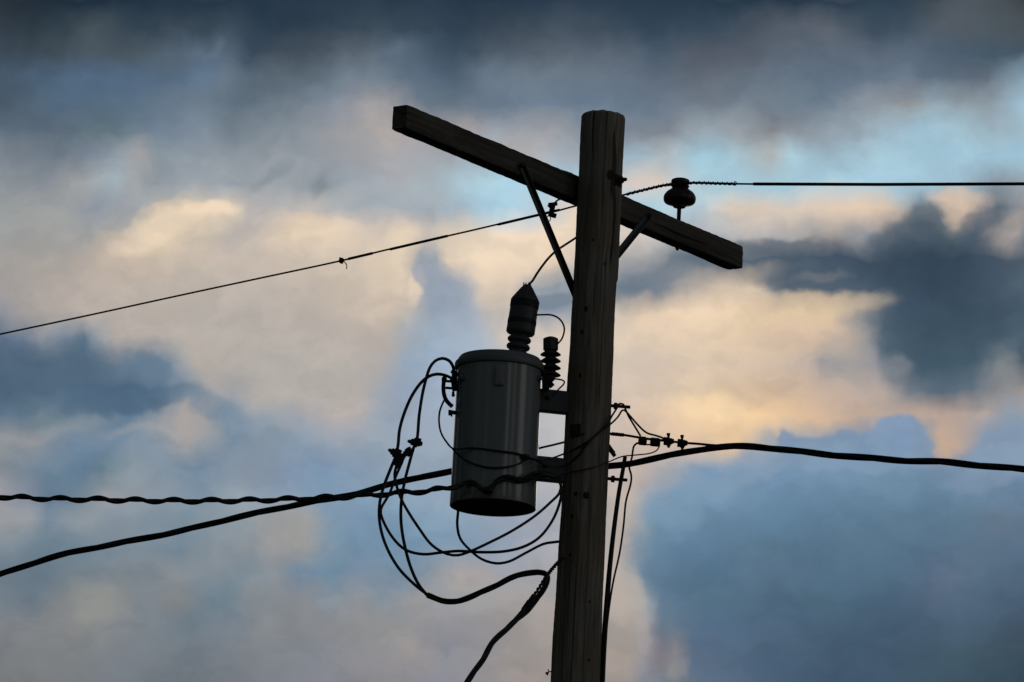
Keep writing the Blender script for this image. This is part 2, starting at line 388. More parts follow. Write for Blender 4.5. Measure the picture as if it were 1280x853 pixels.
def thing(name, label, cat, loc, rotz=0.0, group=None):
    o = bpy.data.objects.new(name, None)
    o.empty_display_size = .1
    C.objects.link(o)
    o.matrix_world = Matrix.Translation(loc) @ Matrix.Rotation(rotz, 4, 'Z')
    tagit(o, label, cat, group)
    return o


WORLD = {}


def part(name, mb, mat, parent, label=None):
    """world-space geometry becomes ONE mesh object under its parent"""
    base = parent
    while base.parent:
        base = base.parent
    inv = WORLD.setdefault(base.name, Matrix(base.matrix_world)).inverted()
    me = bpy.data.meshes.new(name)
    me.from_pydata([inv @ p for p in mb.v], [], mb.f)
    me.polygons.foreach_set('use_smooth', [i not in mb.flat for i in range(len(mb.f))])
    me.materials.append(mat)
    bm = bmesh.new()
    bm.from_mesh(me)
    bmesh.ops.recalc_face_normals(bm, faces=bm.faces)
    bm.to_mesh(me)
    bm.free()
    try:
        me.set_sharp_from_angle(angle=R(42))
    except Exception:
        pass
    o = bpy.data.objects.new(name, me)
    C.objects.link(o)
    o.parent = parent
    if label:
        o['label'] = label
    return o


def solo(name, mb, mat, label, cat, group=None):
    t = thing(name, label, cat, mb.v[0], 0, group)
    o = part(name, mb, mat, t)
    # one mesh is enough: fold the empty away
    o.parent = None
    o.matrix_world = WORLD.pop(t.name)
    for k in ('label', 'category', 'group'):
        if k in t:
            o[k] = t[k]
    nm = t.name
    bpy.data.objects.remove(t)
    o.name = nm
    return o


def spline(pts, step=0.02):
    pts = [Vector(p) for p in pts]
    q = [pts[0] * 2 - pts[1]] + pts + [pts[-1] * 2 - pts[-2]]
    out = []
    for i in range(1, len(q) - 2):
        p0, p1, p2, p3 = q[i - 1], q[i], q[i + 1], q[i + 2]
        n = max(2, min(60, int((p2 - p1).length / step)))
        d1 = max((p1 - p0).length, 1e-5) ** .5
        d2 = max((p2 - p1).length, 1e-5) ** .5
        d3 = max((p3 - p2).length, 1e-5) ** .5
        t0, t1, t2, t3 = 0, d1, d1 + d2, d1 + d2 + d3
        for k in range(n):
            t = t1 + (t2 - t1) * k / n
            A1 = p0 * ((t1 - t) / (t1 - t0)) + p1 * ((t - t0) / (t1 - t0))
            A2 = p1 * ((t2 - t) / (t2 - t1)) + p2 * ((t - t1) / (t2 - t1))
            A3 = p2 * ((t3 - t) / (t3 - t2)) + p3 * ((t - t2) / (t3 - t2))
            B1 = A1 * ((t2 - t) / (t2 - t0)) + A2 * ((t - t0) / (t2 - t0))
            B2 = A2 * ((t3 - t) / (t3 - t1)) + A3 * ((t - t1) / (t3 - t1))
            out.append(B1 * ((t2 - t) / (t2 - t1)) + B2 * ((t - t1) / (t2 - t1)))
    out.append(pts[-1])
    return out


def arclen(pts):
    s = [0.0]
    for a, b in zip(pts, pts[1:]):
        s.append(s[-1] + (b - a).length)
    return s


def even(pts, step):
    s = arclen(pts)
    n = max(2, int(s[-1] / step))
    out, j = [], 0
    for i in range(n + 1):
        t = s[-1] * i / n
        while j < len(s) - 2 and s[j + 1] < t:
            j += 1
        k = (t - s[j]) / max(s[j + 1] - s[j], 1e-9)
        out.append(pts[j].lerp(pts[j + 1], min(1, max(0, k))))
    return out


def helix(pts, rad, pitch, phase, step=0.012):
    pts = even(pts, step)
    out = []
    t0 = (pts[1] - pts[0]).normalized()
    u = t0.cross(Vector((0, 0, 1)))
    u = u.normalized() if u.length > .05 else Vector((1, 0, 0))
    s = 0.0
    for i, p in enumerate(pts):
        t = (pts[min(i + 1, len(pts) - 1)] - pts[max(i - 1, 0)]).normalized()
        u = (u - t * u.dot(t)).normalized()
        w = t.cross(u)
        if i:
            s += (p - pts[i - 1]).length
        a = phase + 2 * math.pi * s / pitch
        r = rad(i / (len(pts) - 1)) if callable(rad) else rad
        out.append(p + (u * math.cos(a) + w * math.sin(a)) * r)
    return out


def line(*q, step=0.02):
    return spline([P(*a) for a in q], step)


# ------------------------------------------------------------------ materials
def mat(name, base, rough=.6, metal=0.0, spec=.4):
    m = bpy.data.materials.new(name)
    m.use_nodes = True
    b = m.node_tree.nodes['Principled BSDF']
    b.inputs['Base Color'].default_value = (*base, 1)
    b.inputs['Roughness'].default_value = rough
    b.inputs['Metallic'].default_value = metal
    b.inputs['Specular IOR Level'].default_value = spec
    return m


def use(m):
    global N, L, nt
    nt = m.node_tree
    N, L = nt.nodes, nt.links
    return N['Principled BSDF']


def speckle(m, scale, lo, hi, bump=.0, rlo=None, rhi=None, stretch=(1, 1, 1)):
    b = use(m)
    c = N.new('ShaderNodeTexCoord').outputs['Object']
    v = vmath('MULTIPLY', c, stretch)
    n = noi(v, scale, 6.0, .6)
    base = tuple(b.inputs['Base Color'].default_value)
    L.new(mixc(n.outputs[0], tuple(q * lo for q in base[:3]) + (1,), tuple(q * hi for q in base[:3]) + (1,)), b.inputs['Base Color'])
    if rlo is not None:
        L.new(rng(noi(v, scale * .5, 4.0).outputs[0], .3, .7, rlo, rhi), b.inputs['Roughness'])
    if bump:
        bn = N.new('ShaderNodeBump')
        bn.inputs['Strength'].default_value = .6
        bn.inputs['Distance'].default_value = bump
        L.new(n.outputs[0], bn.inputs['Height'])
        L.new(bn.outputs[0], b.inputs['Normal'])
    return m


def wood(name, dark, light, stretch, knots=(), rough=.85):
    """weathered timber: long grain, checks and knots, along the stretched axis"""
    m = mat(name, light, rough, 0, .25)
    b = use(m)
    c = N.new('ShaderNodeTexCoord').outputs['Object']
    wob = vmath('SCALE', vmath('SUBTRACT', noi(c, 1.6, 2.0).outputs['Color'], (.5, .5, .5)), None, .06)
    v = vmath('MULTIPLY', vmath('ADD', c, wob), stretch)
    fine = noi(v, 60.0, 5.0, .65).outputs[0]
    broad = noi(v, 14.0, 3.0, .5).outputs[0]
    patch = noi(c, 3.0, 4.0, .6).outputs[0]
    f = mth('ADD', mth('MULTIPLY', fine, .62), mth('MULTIPLY', broad, .38))
    colr = mixc(rng(f, .34, .62), (*dark, 1), (*light, 1))
    colr = mixc(rng(patch, .42, .70, 0, .55), colr, (light[0] * .62, light[1] * .50, light[2] * .40, 1))
    checks = rng(noi(v, 26.0, 2.0, .4).outputs[0], .30, .335, 1.0, 0.0)
    colr = mixc(mth('MULTIPLY', checks, .8), colr, (dark[0] * .25, dark[1] * .22, dark[2] * .2, 1))
    height = mth('SUBTRACT', f, mth('MULTIPLY', checks, .7))
    for (kx, kz, rx, rz) in knots:
        mp = N.new('ShaderNodeMapping')
        mp.vector_type = 'TEXTURE'
        put(mp.inputs['Vector'], vmath('ADD', c, vmath('SCALE', wob, None, .25)))
        mp.inputs['Location'].default_value = (kx, -.12, kz)
        mp.inputs['Scale'].default_value = (rx, .1, rz)
        ln = N.new('ShaderNodeVectorMath')
        ln.operation = 'LENGTH'
        L.new(mp.outputs[0], ln.inputs[0])
        k = rng(ln.outputs['Value'], .55, 1.1, 1.0, 0.0, 'SMOOTHSTEP')
        colr = mixc(mth('MULTIPLY', k, .85), colr, (.022, .012, .008, 1))
        height = mth('SUBTRACT', height, mth('MULTIPLY', k, .6))
    L.new(colr, b.inputs['Base Color'])
    bn = N.new('ShaderNodeBump')
    bn.inputs['Strength'].default_value = .9
    bn.inputs['Distance'].default_value = .006
    L.new(height, bn.inputs['Height'])
    L.new(bn.outputs[0], b.inputs['Normal'])
    return m


POLE_PX = (740.5, 426.0)
pole_axis = P(*POLE_PX, 0.0)
PX0 = pole_axis.x
M_PX = (P(741.5, 426, 0) - P(740.5, 426, 0)).length       # metres per photo pixel at the pole


def pole_local(x, y):
    q = P(x, y, -.11)
    return q.x - PX0, q.z


KN = [(762, 218, 5.5, 8.5), (732.4, 386.5, 3, 4.5), (727.7, 415, 2.6, 4), (725, 469, 2.4, 3.6), (719.6, 618, 3, 3.5),
      (714.7, 646, 2.6, 3.5), (756, 330, 1.5, 2.5), (712, 694, 2, 2.6), (737, 753, 1.6, 2.2), (736, 826, 2, 2.4), (741, 300, 1.6, 2.4)]
knots = [(*pole_local(x, y), rx * M_PX, ry * M_PX) for x, y, rx, ry in KN]
M_POLE = wood('weathered_pole_timber', (.075, .066, .055), (.335, .305, .256), (1, 1, .035), knots)
M_ARM = wood('weathered_arm_timber', (.030, .027, .023), (.145, .132, .113), (.035, 1, 1))
M_STEEL = speckle(mat('galvanised_steel', (.10, .102, .104), .6, .45), 60, .5, 1.2, .001)
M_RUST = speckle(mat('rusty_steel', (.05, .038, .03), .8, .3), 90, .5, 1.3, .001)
M_TANK = speckle(mat('grey_tank_paint', (.215, .232, .235), .2, 0, .5), 9, .82, 1.1, .0, .10, .17, (1, 1, .25))
M_LID = speckle(mat('grey_lid_paint', (.15, .165, .17), .5, 0, .4), 12, .8, 1.15, .0006)
M_BRACK = speckle(mat('grey_bracket_paint', (.085, .092, .096), .5, 0, .3), 14, .7, 1.15, .0008)
M_BUSH = speckle(mat('grey_polymer', (.055, .060, .063), .45, 0, .4), 20, .8, 1.15)
M_BAND = mat('black_rubber_band', (.012, .012, .012), .6)
M_PORC = mat('brown_porcelain', (.022, .014, .011), .38, 0, .4)
M_ARREST = speckle(mat('dark_arrester_polymer', (.030, .030, .031), .5), 30, .7, 1.2)
M_INS = speckle(mat('black_cable_insulation', (.014, .015, .014), .5, 0, .4), 40, .7, 1.3)
M_BARE = speckle(mat('tarnished_conductor', (.045, .043, .040), .55, .5), 120, .6, 1.3)
M_CONN = speckle(mat('tarnished_connector', (.026, .025, .024), .6, .4), 80, .5, 1.4, .001)
M_GROUND = speckle(mat('dry_grass_ground', (.03, .034, .02), .95), .4, .5, 1.4)

# ------------------------------------------------------------------ ground
gm = MB()
gm.add([(-4000, -4000, 0), (4000, -4000, 0), (4000, 4000, 0), (-4000, 4000, 0)], [(0, 1, 2, 3)])
me = bpy.data.meshes.new('ground')
me.from_pydata([tuple(v) for v in gm.v], [], gm.f)
me.materials.append(M_GROUND)
go = bpy.data.objects.new('ground', me)
go['kind'] = 'structure'
C.objects.link(go)

# ------------------------------------------------------------------ utility pole
TOPZ = P(755.8, 144.5, 0).z
BOTZ = P(719.5, 853, 0).z


def pole_r(z):
    pts = [(0, .150), (BOTZ, 61.5 * M_PX / 2), (P(729, 640).z, 57.6 * M_PX / 2), (P(740, 426).z, 55.4 * M_PX / 2),
           (P(749, 300).z, 55.4 * M_PX / 2), (TOPZ, 54 * M_PX / 2)]
    for (a, ra), (b, rb) in zip(pts, pts[1:]):
        if z <= b:
            return ra + (rb - ra) * (z - a) / (b - a)
    return pts[-1][1]


pole = thing('utility_pole', 'tall weathered wooden utility pole with a flat sawn top', 'utility pole', (PX0, 0, 0))
NS = 176
zs = []
z = 0.0
while z < BOTZ - .3:
    zs.append(z)
    z += .08
while z < TOPZ - .012:
    zs.append(z)
    z += .013
# long drying checks: (angle at the pole, 0 faces the camera, + to the right; z from, z to, depth, width)
CHK = [(R(8), P(755, 300).z, TOPZ, .010, .55), (R(-12), BOTZ - 1.5, P(725, 700).z, .014, .8), (R(24), P(735, 520).z, P(745, 300).z, .008, .5),
       (R(-30), P(740, 480).z, P(748, 250).z, .007, .8), (R(14), BOTZ - 2, P(728, 600).z, .008, .8), (R(52), P(735, 520).z, TOPZ, .006, .9),
       (R(-50), BOTZ - 2, P(738, 420).z, .006, .9), (R(160), 2, TOPZ, .012, 1.0), (R(-120), 3, TOPZ - 1, .012, 1.0), (R(40), BOTZ - 2, P(735, 560).z, .006, .8),
       (R(-3), P(740, 430).z, P(747, 270).z, .005, .5)]


def pole_pt(a, z, inset=0.0):
    r = pole_r(z)
    d = Vector((math.sin(a), -math.cos(a), 0))
    r += .0035 * noise.noise(Vector((d.x * 1.2, d.y * 1.2, z * 1.3))) + .0036 * noise.noise(Vector((d.x * 5, d.y * 5, z * 4)))
    r += .0022 * noise.noise(Vector((d.x * 40, d.y * 40, z * 1.2))) + .0013 * noise.noise(Vector((d.x * 9, d.y * 9, z * 45)))
    for (ca, z0, z1, dep, wd) in CHK:
        if z0 < z < z1:
            cw = ca + .05 * noise.noise(Vector((ca * 7, z * .9, 0))) + .015 * noise.noise(Vector((ca * 3, z * 5, 2)))
            e = abs((a - cw + math.pi) % (2 * math.pi) - math.pi) / (R(2.4) * wd)
            if e < 1:
                fade = min(1, (z - z0) / .12, (z1 - z) / .12 if z1 < TOPZ else 1)
                r -= dep * (1 - e) * fade * (0.7 + .5 * noise.noise(Vector((ca, z * 3, 5))))
    # the split-off sliver on the right side below the arm
    if z < P(770, 352).z and math.sin(a) > .75:
        r -= .004 * (math.sin(a) - .75) / .25
    return Vector((PX0, 0, z)) + d * (r - inset)


sm = MB()
vs, fs = [], []
rings = [(z, 0) for z in zs] + [(TOPZ - .016, .0015), (TOPZ - .008, .004), (TOPZ - .001, .010), (TOPZ + .003, .024)]
for (z, ins) in rings:
    for k in range(NS):
        q = pole_pt(2 * math.pi * k / NS, z, ins)
        if ins:
            q.z += .005 * noise.noise(Vector((q.x * 45, q.y * 45, 1.5))) + .003 * noise.noise(Vector((q.x * 130, q.y * 130, 4)))
        vs.append(q)
for i in range(len(rings) - 1):
    for k in range(NS):
        a, b = i * NS + k, i * NS + (k + 1) % NS
        fs.append((a, b, b + NS, a + NS))
o = len(vs)
vs.append(Vector((PX0, 0, TOPZ + .007)))
for k in range(NS):
    fs.append(((len(rings) - 1) * NS + k, (len(rings) - 1) * NS + (k + 1) % NS, o))
sm.add(vs, fs)
part('shaft', sm, M_POLE, pole)

# ------------------------------------------------------------------ crossarm (level; solved from where its two ends are)
LE, RE = (499.5, 146.5), (920.0, 323.2)
AW, AH = .089, .121
rp = pole_r(P(750, 240).z)
lo_z, hi_z = TOPZ - 1.2, TOPZ


def ends(zz):
    return on_plane(*LE, Vector((0, 0, zz)), Vector((0, 0, 1))), on_plane(*RE, Vector((0, 0, zz)), Vector((0, 0, 1)))


def off(zz):
    a, b = ends(zz)
    d = (b - a).normalized()
    nn = Vector((d.y, -d.x, 0))                     # towards the camera side
    return (Vector((PX0, 0, zz)) - a).dot(nn)       # how far the pole axis stands in front of the arm


tgt = rp + AW / 2 - .004
for _ in range(60):
    mid = (lo_z + hi_z) / 2
    # the arm moves away from the camera as it is put higher
    if off(mid) < tgt:
        lo_z = mid
    else:
        hi_z = mid
AZ = (lo_z + hi_z) / 2
EL, ER = ends(AZ)
A_DIR = (ER - EL).normalized()
A_N = Vector((A_DIR.y, -A_DIR.x, 0))                # face normal towards the pole and camera
A_LEN = (ER - EL).length
A_MID = (EL + ER) / 2
Z_ = Vector((0, 0, 1))
print('ARM length %.2f angle %.1f offset %.3f z %.2f' % (A_LEN, math.degrees(math.atan2(A_DIR.y, A_DIR.x)), off(AZ), AZ), 'M_PX', M_PX, 'TOPZ', TOPZ)

arm = thing('crossarm', 'long weathered timber crossarm bolted behind the pole near its top', 'crossarm', A_MID, math.atan2(A_DIR.y, A_DIR.x))
am = MB()
nx, sec = 220, []
for (u0, v0, u1, v1) in ((-1, -1, 1, -1), (1, -1, 1, 1), (1, 1, -1, 1), (-1, 1, -1, -1)):
    for t in (0.0, .035, .12, .3, .5, .7, .88, .965):
        sec.append((u0 + (u1 - u0) * t, v0 + (v1 - v0) * t))
vs, fs = [], []
m = len(sec)
for i in range(nx + 1):
    s = -A_LEN / 2 + A_LEN * i / nx
    for (u, v) in sec:
        cu, cv = u, v
        if abs(u) > .93 and abs(v) > .93:            # worn edges
            cu, cv = u * .965, v * .97
        p = A_MID + A_DIR * s + A_N * (cu * AW / 2) + Z_ * (cv * AH / 2)
        e = .0034 * noise.noise(Vector((s * 4, u * 3, v * 3))) + .0022 * noise.noise(Vector((s * 26, u * 6, v * 6))) + .0012 * noise.noise(Vector((s * 2.2, u * 14, v * 14)))
        p += (A_N * u + Z_ * v).normalized() * e
        endd = min(i, nx - i)
        if endd == 0:
            p += A_DIR * (.004 * noise.noise(Vector((u * 2.7, v * 2.7, s))) + .002 * noise.noise(Vector((u * 9, v * 9, s))))
            p -= (A_N * cu * AW / 2 + Z_ * cv * AH / 2) * .03
        if v > .8:                                   # a torn bit of the top edge just left of the pole
            q = (s - (on_plane(706, 213, A_MID, A_N) - A_MID).dot(A_DIR))
            if abs(q) < .10:
                p.z += .006 * (1 - abs(q) / .10)
        vs.append(p)
for i in range(nx):
    for k in range(m):
        a, b = i * m + k, i * m + (k + 1) % m
        fs.append((a, b, b + m, a + m))
for i, cc in ((0, EL), (nx, ER)):
    o = len(vs)
    vs.append(Vector(cc))
    for k in range(m):
        fs.append((i * m + k, i * m + (k + 1) % m, o))
am.add(vs, fs)
part('beam', am, M_ARM, arm)

S = lambda n: n * M_PX / .9716                        # vertical photo pixels to metres
A_FRONT = A_MID + A_N * (AW / 2 + .003)


def bolt(p, d, length, r=.008, nut=None, washer=None, dome=False):
    """one square-washered bolt: rod along d, optional nut position and washer half-size"""
    b = MB()
    d = Vector(d).normalized()
    u = d.cross(Z_).normalized()
    w = u.cross(d)
    b.tube([p, p + d * (length - .004), p + d * length], [r, r, r * .8], 10)
    if washer:
        b.box(p + d * .005, (u, w, d), (washer, washer, .004), .001)
    if nut is not None:
        b.lathe(p + d * nut, d, [(r * 2.0, 0), (r * 2.1, .002), (r * 2.1, .016), (r * 1.9, .018)], 6)
    if dome:
        b.lathe(p + d * (length - .004), d, [(r * 2.1, 0), (r * 2.0, .004), (r * 1.2, .009)], 12)
    return b


foot = on_plane(721, 379, A_FRONT, A_N)
for (tx, ty) in ((650, 207), (809, 270)):
    top = on_plane(tx, ty, A_FRONT, A_N) + A_N * .003
    ft = foot + A_N * .003
    d = (top - ft).normalized()
    sd_ = d.cross(A_N).normalized()
    b = MB()
    b.box((top + ft) / 2, (d, sd_, A_N), ((top - ft).length / 2 + .015, .0165, .003), .002)
    b.box((top + ft) / 2 + sd_ * .0145 + A_N * .011, (d, sd_, A_N), ((top - ft).length / 2 + .005, .0025, .009), .001)
    br = part('brace', b, M_STEEL, arm)
    part('carriage_bolt', bolt(top + A_N * .003, A_N, .012, .007, None, None, True), M_RUST, br)
# through-bolt of the arm: comes out of the pole's right side
bp = Vector((PX0, 0, P(776, 230).z)) + A_N * (pole_r(AZ) - .004)
ab = bolt(bp, A_N, .055, .010, .012, .028)
part('through_bolt', ab, M_RUST, arm)

# ------------------------------------------------------------------ pin insulator on the arm
s_pin = (on_plane(848.5, 272, A_MID, A_N) - A_MID).dot(A_DIR)
pin0 = A_MID + A_DIR * s_pin + Z_ * (AH / 2)
ins = thing('pin_insulator', 'dark glazed porcelain pin insulator standing on the crossarm', 'insulator', pin0)
H0, h_ = S(20.0), M_PX / .9716
prof = [(5 * M_PX, 20 * h_), (7.6 * M_PX, 20 * h_), (8.2 * M_PX, 20.6 * h_), (8.2 * M_PX, 22.2 * h_), (9.6 * M_PX, 23 * h_), (15.5 * M_PX, 24.2 * h_), (18.6 * M_PX, 25.4 * h_), (20.2 * M_PX, 27.2 * h_),
        (20.8 * M_PX, 29.8 * h_), (21 * M_PX, 32 * h_), (20.5 * M_PX, 34.4 * h_), (19.2 * M_PX, 37 * h_), (17 * M_PX, 39.6 * h_), (14.6 * M_PX, 41.4 * h_), (12.6 * M_PX, 42.6 * h_), (11.6 * M_PX, 43.6 * h_),
        (10.6 * M_PX, 45 * h_), (10.2 * M_PX, 47 * h_), (10.5 * M_PX, 49 * h_), (11.6 * M_PX, 50.4 * h_), (12.1 * M_PX, 52 * h_), (12 * M_PX, 54 * h_), (11.2 * M_PX, 55.6 * h_), (9 * M_PX, 56.6 * h_), (4 * M_PX, 57.2 * h_), (0, 57.3 * h_)]
part('porcelain_bell', MB().lathe(pin0, Z_, prof, 72), M_PORC, ins)
pm = MB().tube([pin0 + Z_ * (-AH - .028), pin0 + Z_ * (-AH - .02), pin0 + Z_ * (H0 + .02)], [.0065, .0095, .0112], 12)
pm.lathe(pin0, Z_, [(.019, 0), (.020, .003), (.018, .006), (.011, .010)], 20)
part('pin', pm, M_RUST, ins)
part('nut', MB().box(pin0 - Z_ * (AH + .003), (A_DIR, A_N, Z_), (.022, .022, .003), .001).lathe(pin0 - Z_ * (AH + .017), Z_, [(.013, 0), (.014, .002), (.014, .010)], 6), M_RUST, ins)

# ------------------------------------------------------------------ primary wire over the insulator
NY = -A_N.y / A_N.x if abs(A_N.x) > .1 else .577
pin_px = 848.0
GROOVE = pin0 + Z_ * (47.5 * h_)


def Yline(x):
    return GROOVE.y + (x - pin_px) * M_PX * (A_N.y / A_N.x)


SIDE = A_DIR * -(10.6 * M_PX)                               # the wire lies against the near side of the groove


def extend(a, b, length, up, n=12):
    """carry a span on beyond the frame from b, away from a, flattening out as a sagging wire does"""
    d = (b - a)
    h = Vector((d.x, d.y, 0))
    sl = d.z / h.length
    h.normalize()
    return [b + h * (length * i / n) + Z_ * (sl * length * i / n + up * (i / n) ** 2) for i in range(1, n + 1)]


lw = [P(x, y, Yline(x) + .02) for x, y in ((0, 418), (110, 394.5), (220, 370.5), (320, 349), (427, 326), (500, 308.5), (580, 290.5), (640, 276.5), (690, 265.5), (720, 257.5), (783, 243), (806, 237.5), (826, 232.8))]
rw = [P(x, y, Yline(x) - .02) for x, y in ((872, 228.9), (895, 229.3), (920, 230), (1000, 230.6), (1100, 230.8), (1200, 230.4), (1280, 230))]
near = [GROOVE + SIDE * 1.0 + A_N * (-.05), GROOVE + SIDE * 1.08, GROOVE + SIDE * 1.0 + A_N * .05]
path = extend(lw[1], lw[0], 28, 1.9)[::-1] + spline(lw + near + rw, .03) + extend(rw[-2], rw[-1], 26, 1.7)
prim = thing('primary_wire', 'thin bare overhead wire running past the top of the pole over the insulator', 'power line', GROOVE)
part('conductor', MB().tube(path, .0052, 8), M_BARE, prim)
# thicker armoured stretches
for x0, y0, x1, y1 in ((435, 324, 466, 316.7), (487, 312, 560, 295), (622, 281, 700, 262.5)):
    a, b = P(x0, y0, Yline(x0) + .02), P(x1, y1, Yline(x1) + .02)
    part('repair_sleeve', MB().tube([a, a.lerp(b, .02), a.lerp(b, .98), b], [.005, .0078, .0078, .005], 8), M_BARE, prim)
a, b = P(942, 230.2, Yline(942) - .02), P(1280, 230, Yline(1280) - .02)
part('repair_sleeve', MB().tube([a, a.lerp(b, .01)] + [rw[4] + (rw[5] - rw[4]) * t for t in (0, .5, 1)] + [b] + extend(rw[-2], rw[-1], 2.0, .01), .0086, 8), M_BARE, prim)
# tie wires twisted round it either side of the insulator
tl = spline([P(783, 243, Yline(783)), P(806, 237.3, Yline(806)), P(831, 231.5, Yline(831)), GROOVE + SIDE * 1.05], .02)
tr = spline([GROOVE + SIDE * 1.0 + A_N * .05, P(872, 228.7, Yline(872)), P(895, 229.3, Yline(895)), P(919, 230, Yline(919))], .02)
for q in (tl, tr):
    tm = MB().tube(helix(q, .0058, .0300, 0, .003), .0043, 8)
    tm.tube(helix(q, .0022, .0300, 3.14, .004), .0050, 8)
    part('tie_wire', tm, M_BARE, prim)
ring = [GROOVE + Vector((math.cos(t), math.sin(t), 0)) * (10.8 * M_PX) + Z_ * (.006 * math.sin(3 * t)) for t in [i * .26 for i in range(25)]]
part('tie_loop', MB().tube(ring, .0050, 6), M_BARE, prim)
c = P(919, 229.5, Yline(919))
part('tie_end', MB().tube([c + UP * (.010 * math.sin(t)) + RIGHT * (.006 * math.cos(t)) for t in [i * .5 for i in range(14)]], .0028, 6), M_BARE, prim)
# knotted tie out on the left span
y0 = Yline(427)
kn = MB()
c = P(426.5, 326, y0)
for i in range(9):
    t = i * 2.4
    kn.tube([c + RIGHT * (.011 * math.cos(t) + .004 * math.sin(i)) + UP * (.014 * math.sin(t)) + FWD * .01 * math.cos(t + 1),
             c + RIGHT * (.010 * math.cos(t + 1.6)) + UP * (.013 * math.sin(t + 1.5)) + FWD * .01 * math.sin(t)], .0055, 6)
kn.tube(line((424, 322, y0), (427, 325, y0), (431, 328, y0), (433.5, 332, y0), (433, 336.5, y0)), .0030, 6)
part('wire_knot', kn, M_BARE, prim)

# hot-line clamp with its pull ring
y0 = Yline(690)
hc = thing('tap_clamp', 'small clamp with a pull ring hanging on the thin wire beside the pole', 'wire clamp', P(690, 265, y0))
cb = MB()
axc = (RIGHT, UP, FWD)
rc = lambda d: (RIGHT * math.cos(d) + UP * math.sin(d), UP * math.cos(d) - RIGHT * math.sin(d), FWD)
cb.box(P(690, 262, y0), rc(-.22), (.014, .030, .012), .005)
cb.box(P(691, 255.5, y0), rc(.1), (.025, .010, .012), .004)
cb.box(P(686.8, 257.5, y0), rc(.8), (.009, .009, .010), .003)
cb.box(P(690.5, 269, y0), rc(-.3), (.022, .013, .013), .005)
part('clamp_body', cb, M_CONN, hc)
c = P(685.8, 273.5, y0)
part('pull_ring', MB().tube([c + RIGHT * (.0105 * math.cos(t)) + UP * (.014 * math.sin(t)) for t in [i * .35 for i in range(19)]], .0027, 6), M_CONN, hc)
part('tap_lead', MB().tube(line((693, 254, y0), (697, 250.5, y0 + .02), (704, 249, y0 + .08), (716, 252, y0 + .14), (735, 262, y0 + .16), (748, 276, .14)), .0048, 8), M_BARE, hc)

# ------------------------------------------------------------------ transformer
TY = -.08
TB = P(616.0, 634.5, TY)
TR = 107.5 * M_PX / 2
T_H = S(172)
tf = thing('pole_transformer', 'grey can shaped distribution transformer hung on the left of the pole', 'transformer', TB)
LEAN = Vector((-.003, 0, 1)).normalized()
tk = MB().lathe(TB, LEAN, [(TR * .93, .012), (TR * .955, .010), (TR * .965, .0), (TR * .995, 0), (TR, .004), (TR * .992, .10), (TR * .985, T_H * .5), (TR * .978, T_H)], 96)
tank = part('tank', tk, M_TANK, tf)
part('base_plate', MB().lathe(TB, LEAN, [(0, .010), (TR * .5, .009), (TR * .90, .007), (TR * .945, .005), (TR * .95, .014), (0, .016)], 64), M_RUST, tf)  # slightly rusty underside; shade below the tank is also put into this dark colour
LT = TB + LEAN * T_H
LR = 112.5 * M_PX / 2
lid = part('lid', MB().lathe(LT - LEAN * .012, LEAN, [(LR * .93, 0), (LR * .985, .002), (LR, .010), (LR, .028), (LR * .985, .035), (LR * .955, .040), (LR * .94, .045), (LR * .925, .054), (LR * .89, .064),
                                  (LR * .75, .071), (LR * .4, .076), (0, .077)], 96), M_LID, tf)


def on_tank(x, y, gap=0.0, rad=TR * .985):
    """front of the tank where the photo shows (x, y)"""
    q = P(x, y, TY - rad)
    for _ in range(12):
        dx = max(-rad, min(rad, q.x - TB.x))
        q = P(x, y, TB.y - math.sqrt(max(rad * rad - dx * dx, 0)) - gap)
    return q


def tank_frame(x, y):
    q = on_tank(x, y)
    n = Vector((q.x - TB.x, q.y - TB.y, 0)).normalized()
    return q, n, Z_.cross(n).normalized()


# lid clamp lug on the front
q, n, u = tank_frame(624.7, 470)
lg = MB().box(q + n * .006, (u, n, Z_), (.0215, .010, S(12)), .003)
lg.box(q + n * .015, (u, n, Z_), (.013, .004, S(9.5)), .002)
part('hold_down_lug', lg, M_TANK, tf)
for (x, y, r) in ((578.5, 472, .017), (673.2, 473, .012)):
    q, n, u = tank_frame(x, y)
    part('terminal_boss', MB().lathe(q - n * .004, n, [(r * 1.25, 0), (r * 1.25, .008), (r, .010), (r, .022), (r * .6, .026), (r * .3, .026)], 24), M_LID, tf)
# mounting brackets to the pole
for (x0, ya, yb, x1, yc, ydd) in ((671, 488.5, 514.5, 716, 491, 517), (668, 573.5, 601.5, 714, 576, 600)):
    a0, a1 = P(x0, (ya + yb) / 2, -.05), P(x1, (yc + ydd) / 2, -.01)
    d = Vector((a1.x - a0.x, a1.y - a0.y, 0))
    ln = d.length
    d.normalize()
    w = Z_.cross(d)
    hh = S(yb - ya) / 2
    bk = MB()
    ctr = (a0 + a1) / 2
    bk.box(ctr - w * .032, (d, w, Z_), (ln / 2, .004, hh), .001)
    bk.box(ctr + w * .032, (d, w, Z_), (ln / 2, .004, hh), .001)
    bk.box(ctr - Z_ * (hh - .004), (d, w, Z_), (ln / 2 - .001, .0275, .004), .001)
    part('mounting_bracket', bk, M_BRACK, tf)
    bb = ctr - w * .036
    part('bracket_bolt', bolt(bb - d * .05 + Z_ * .01, -w, .010, .006, None, None, True), M_RUST, tf)

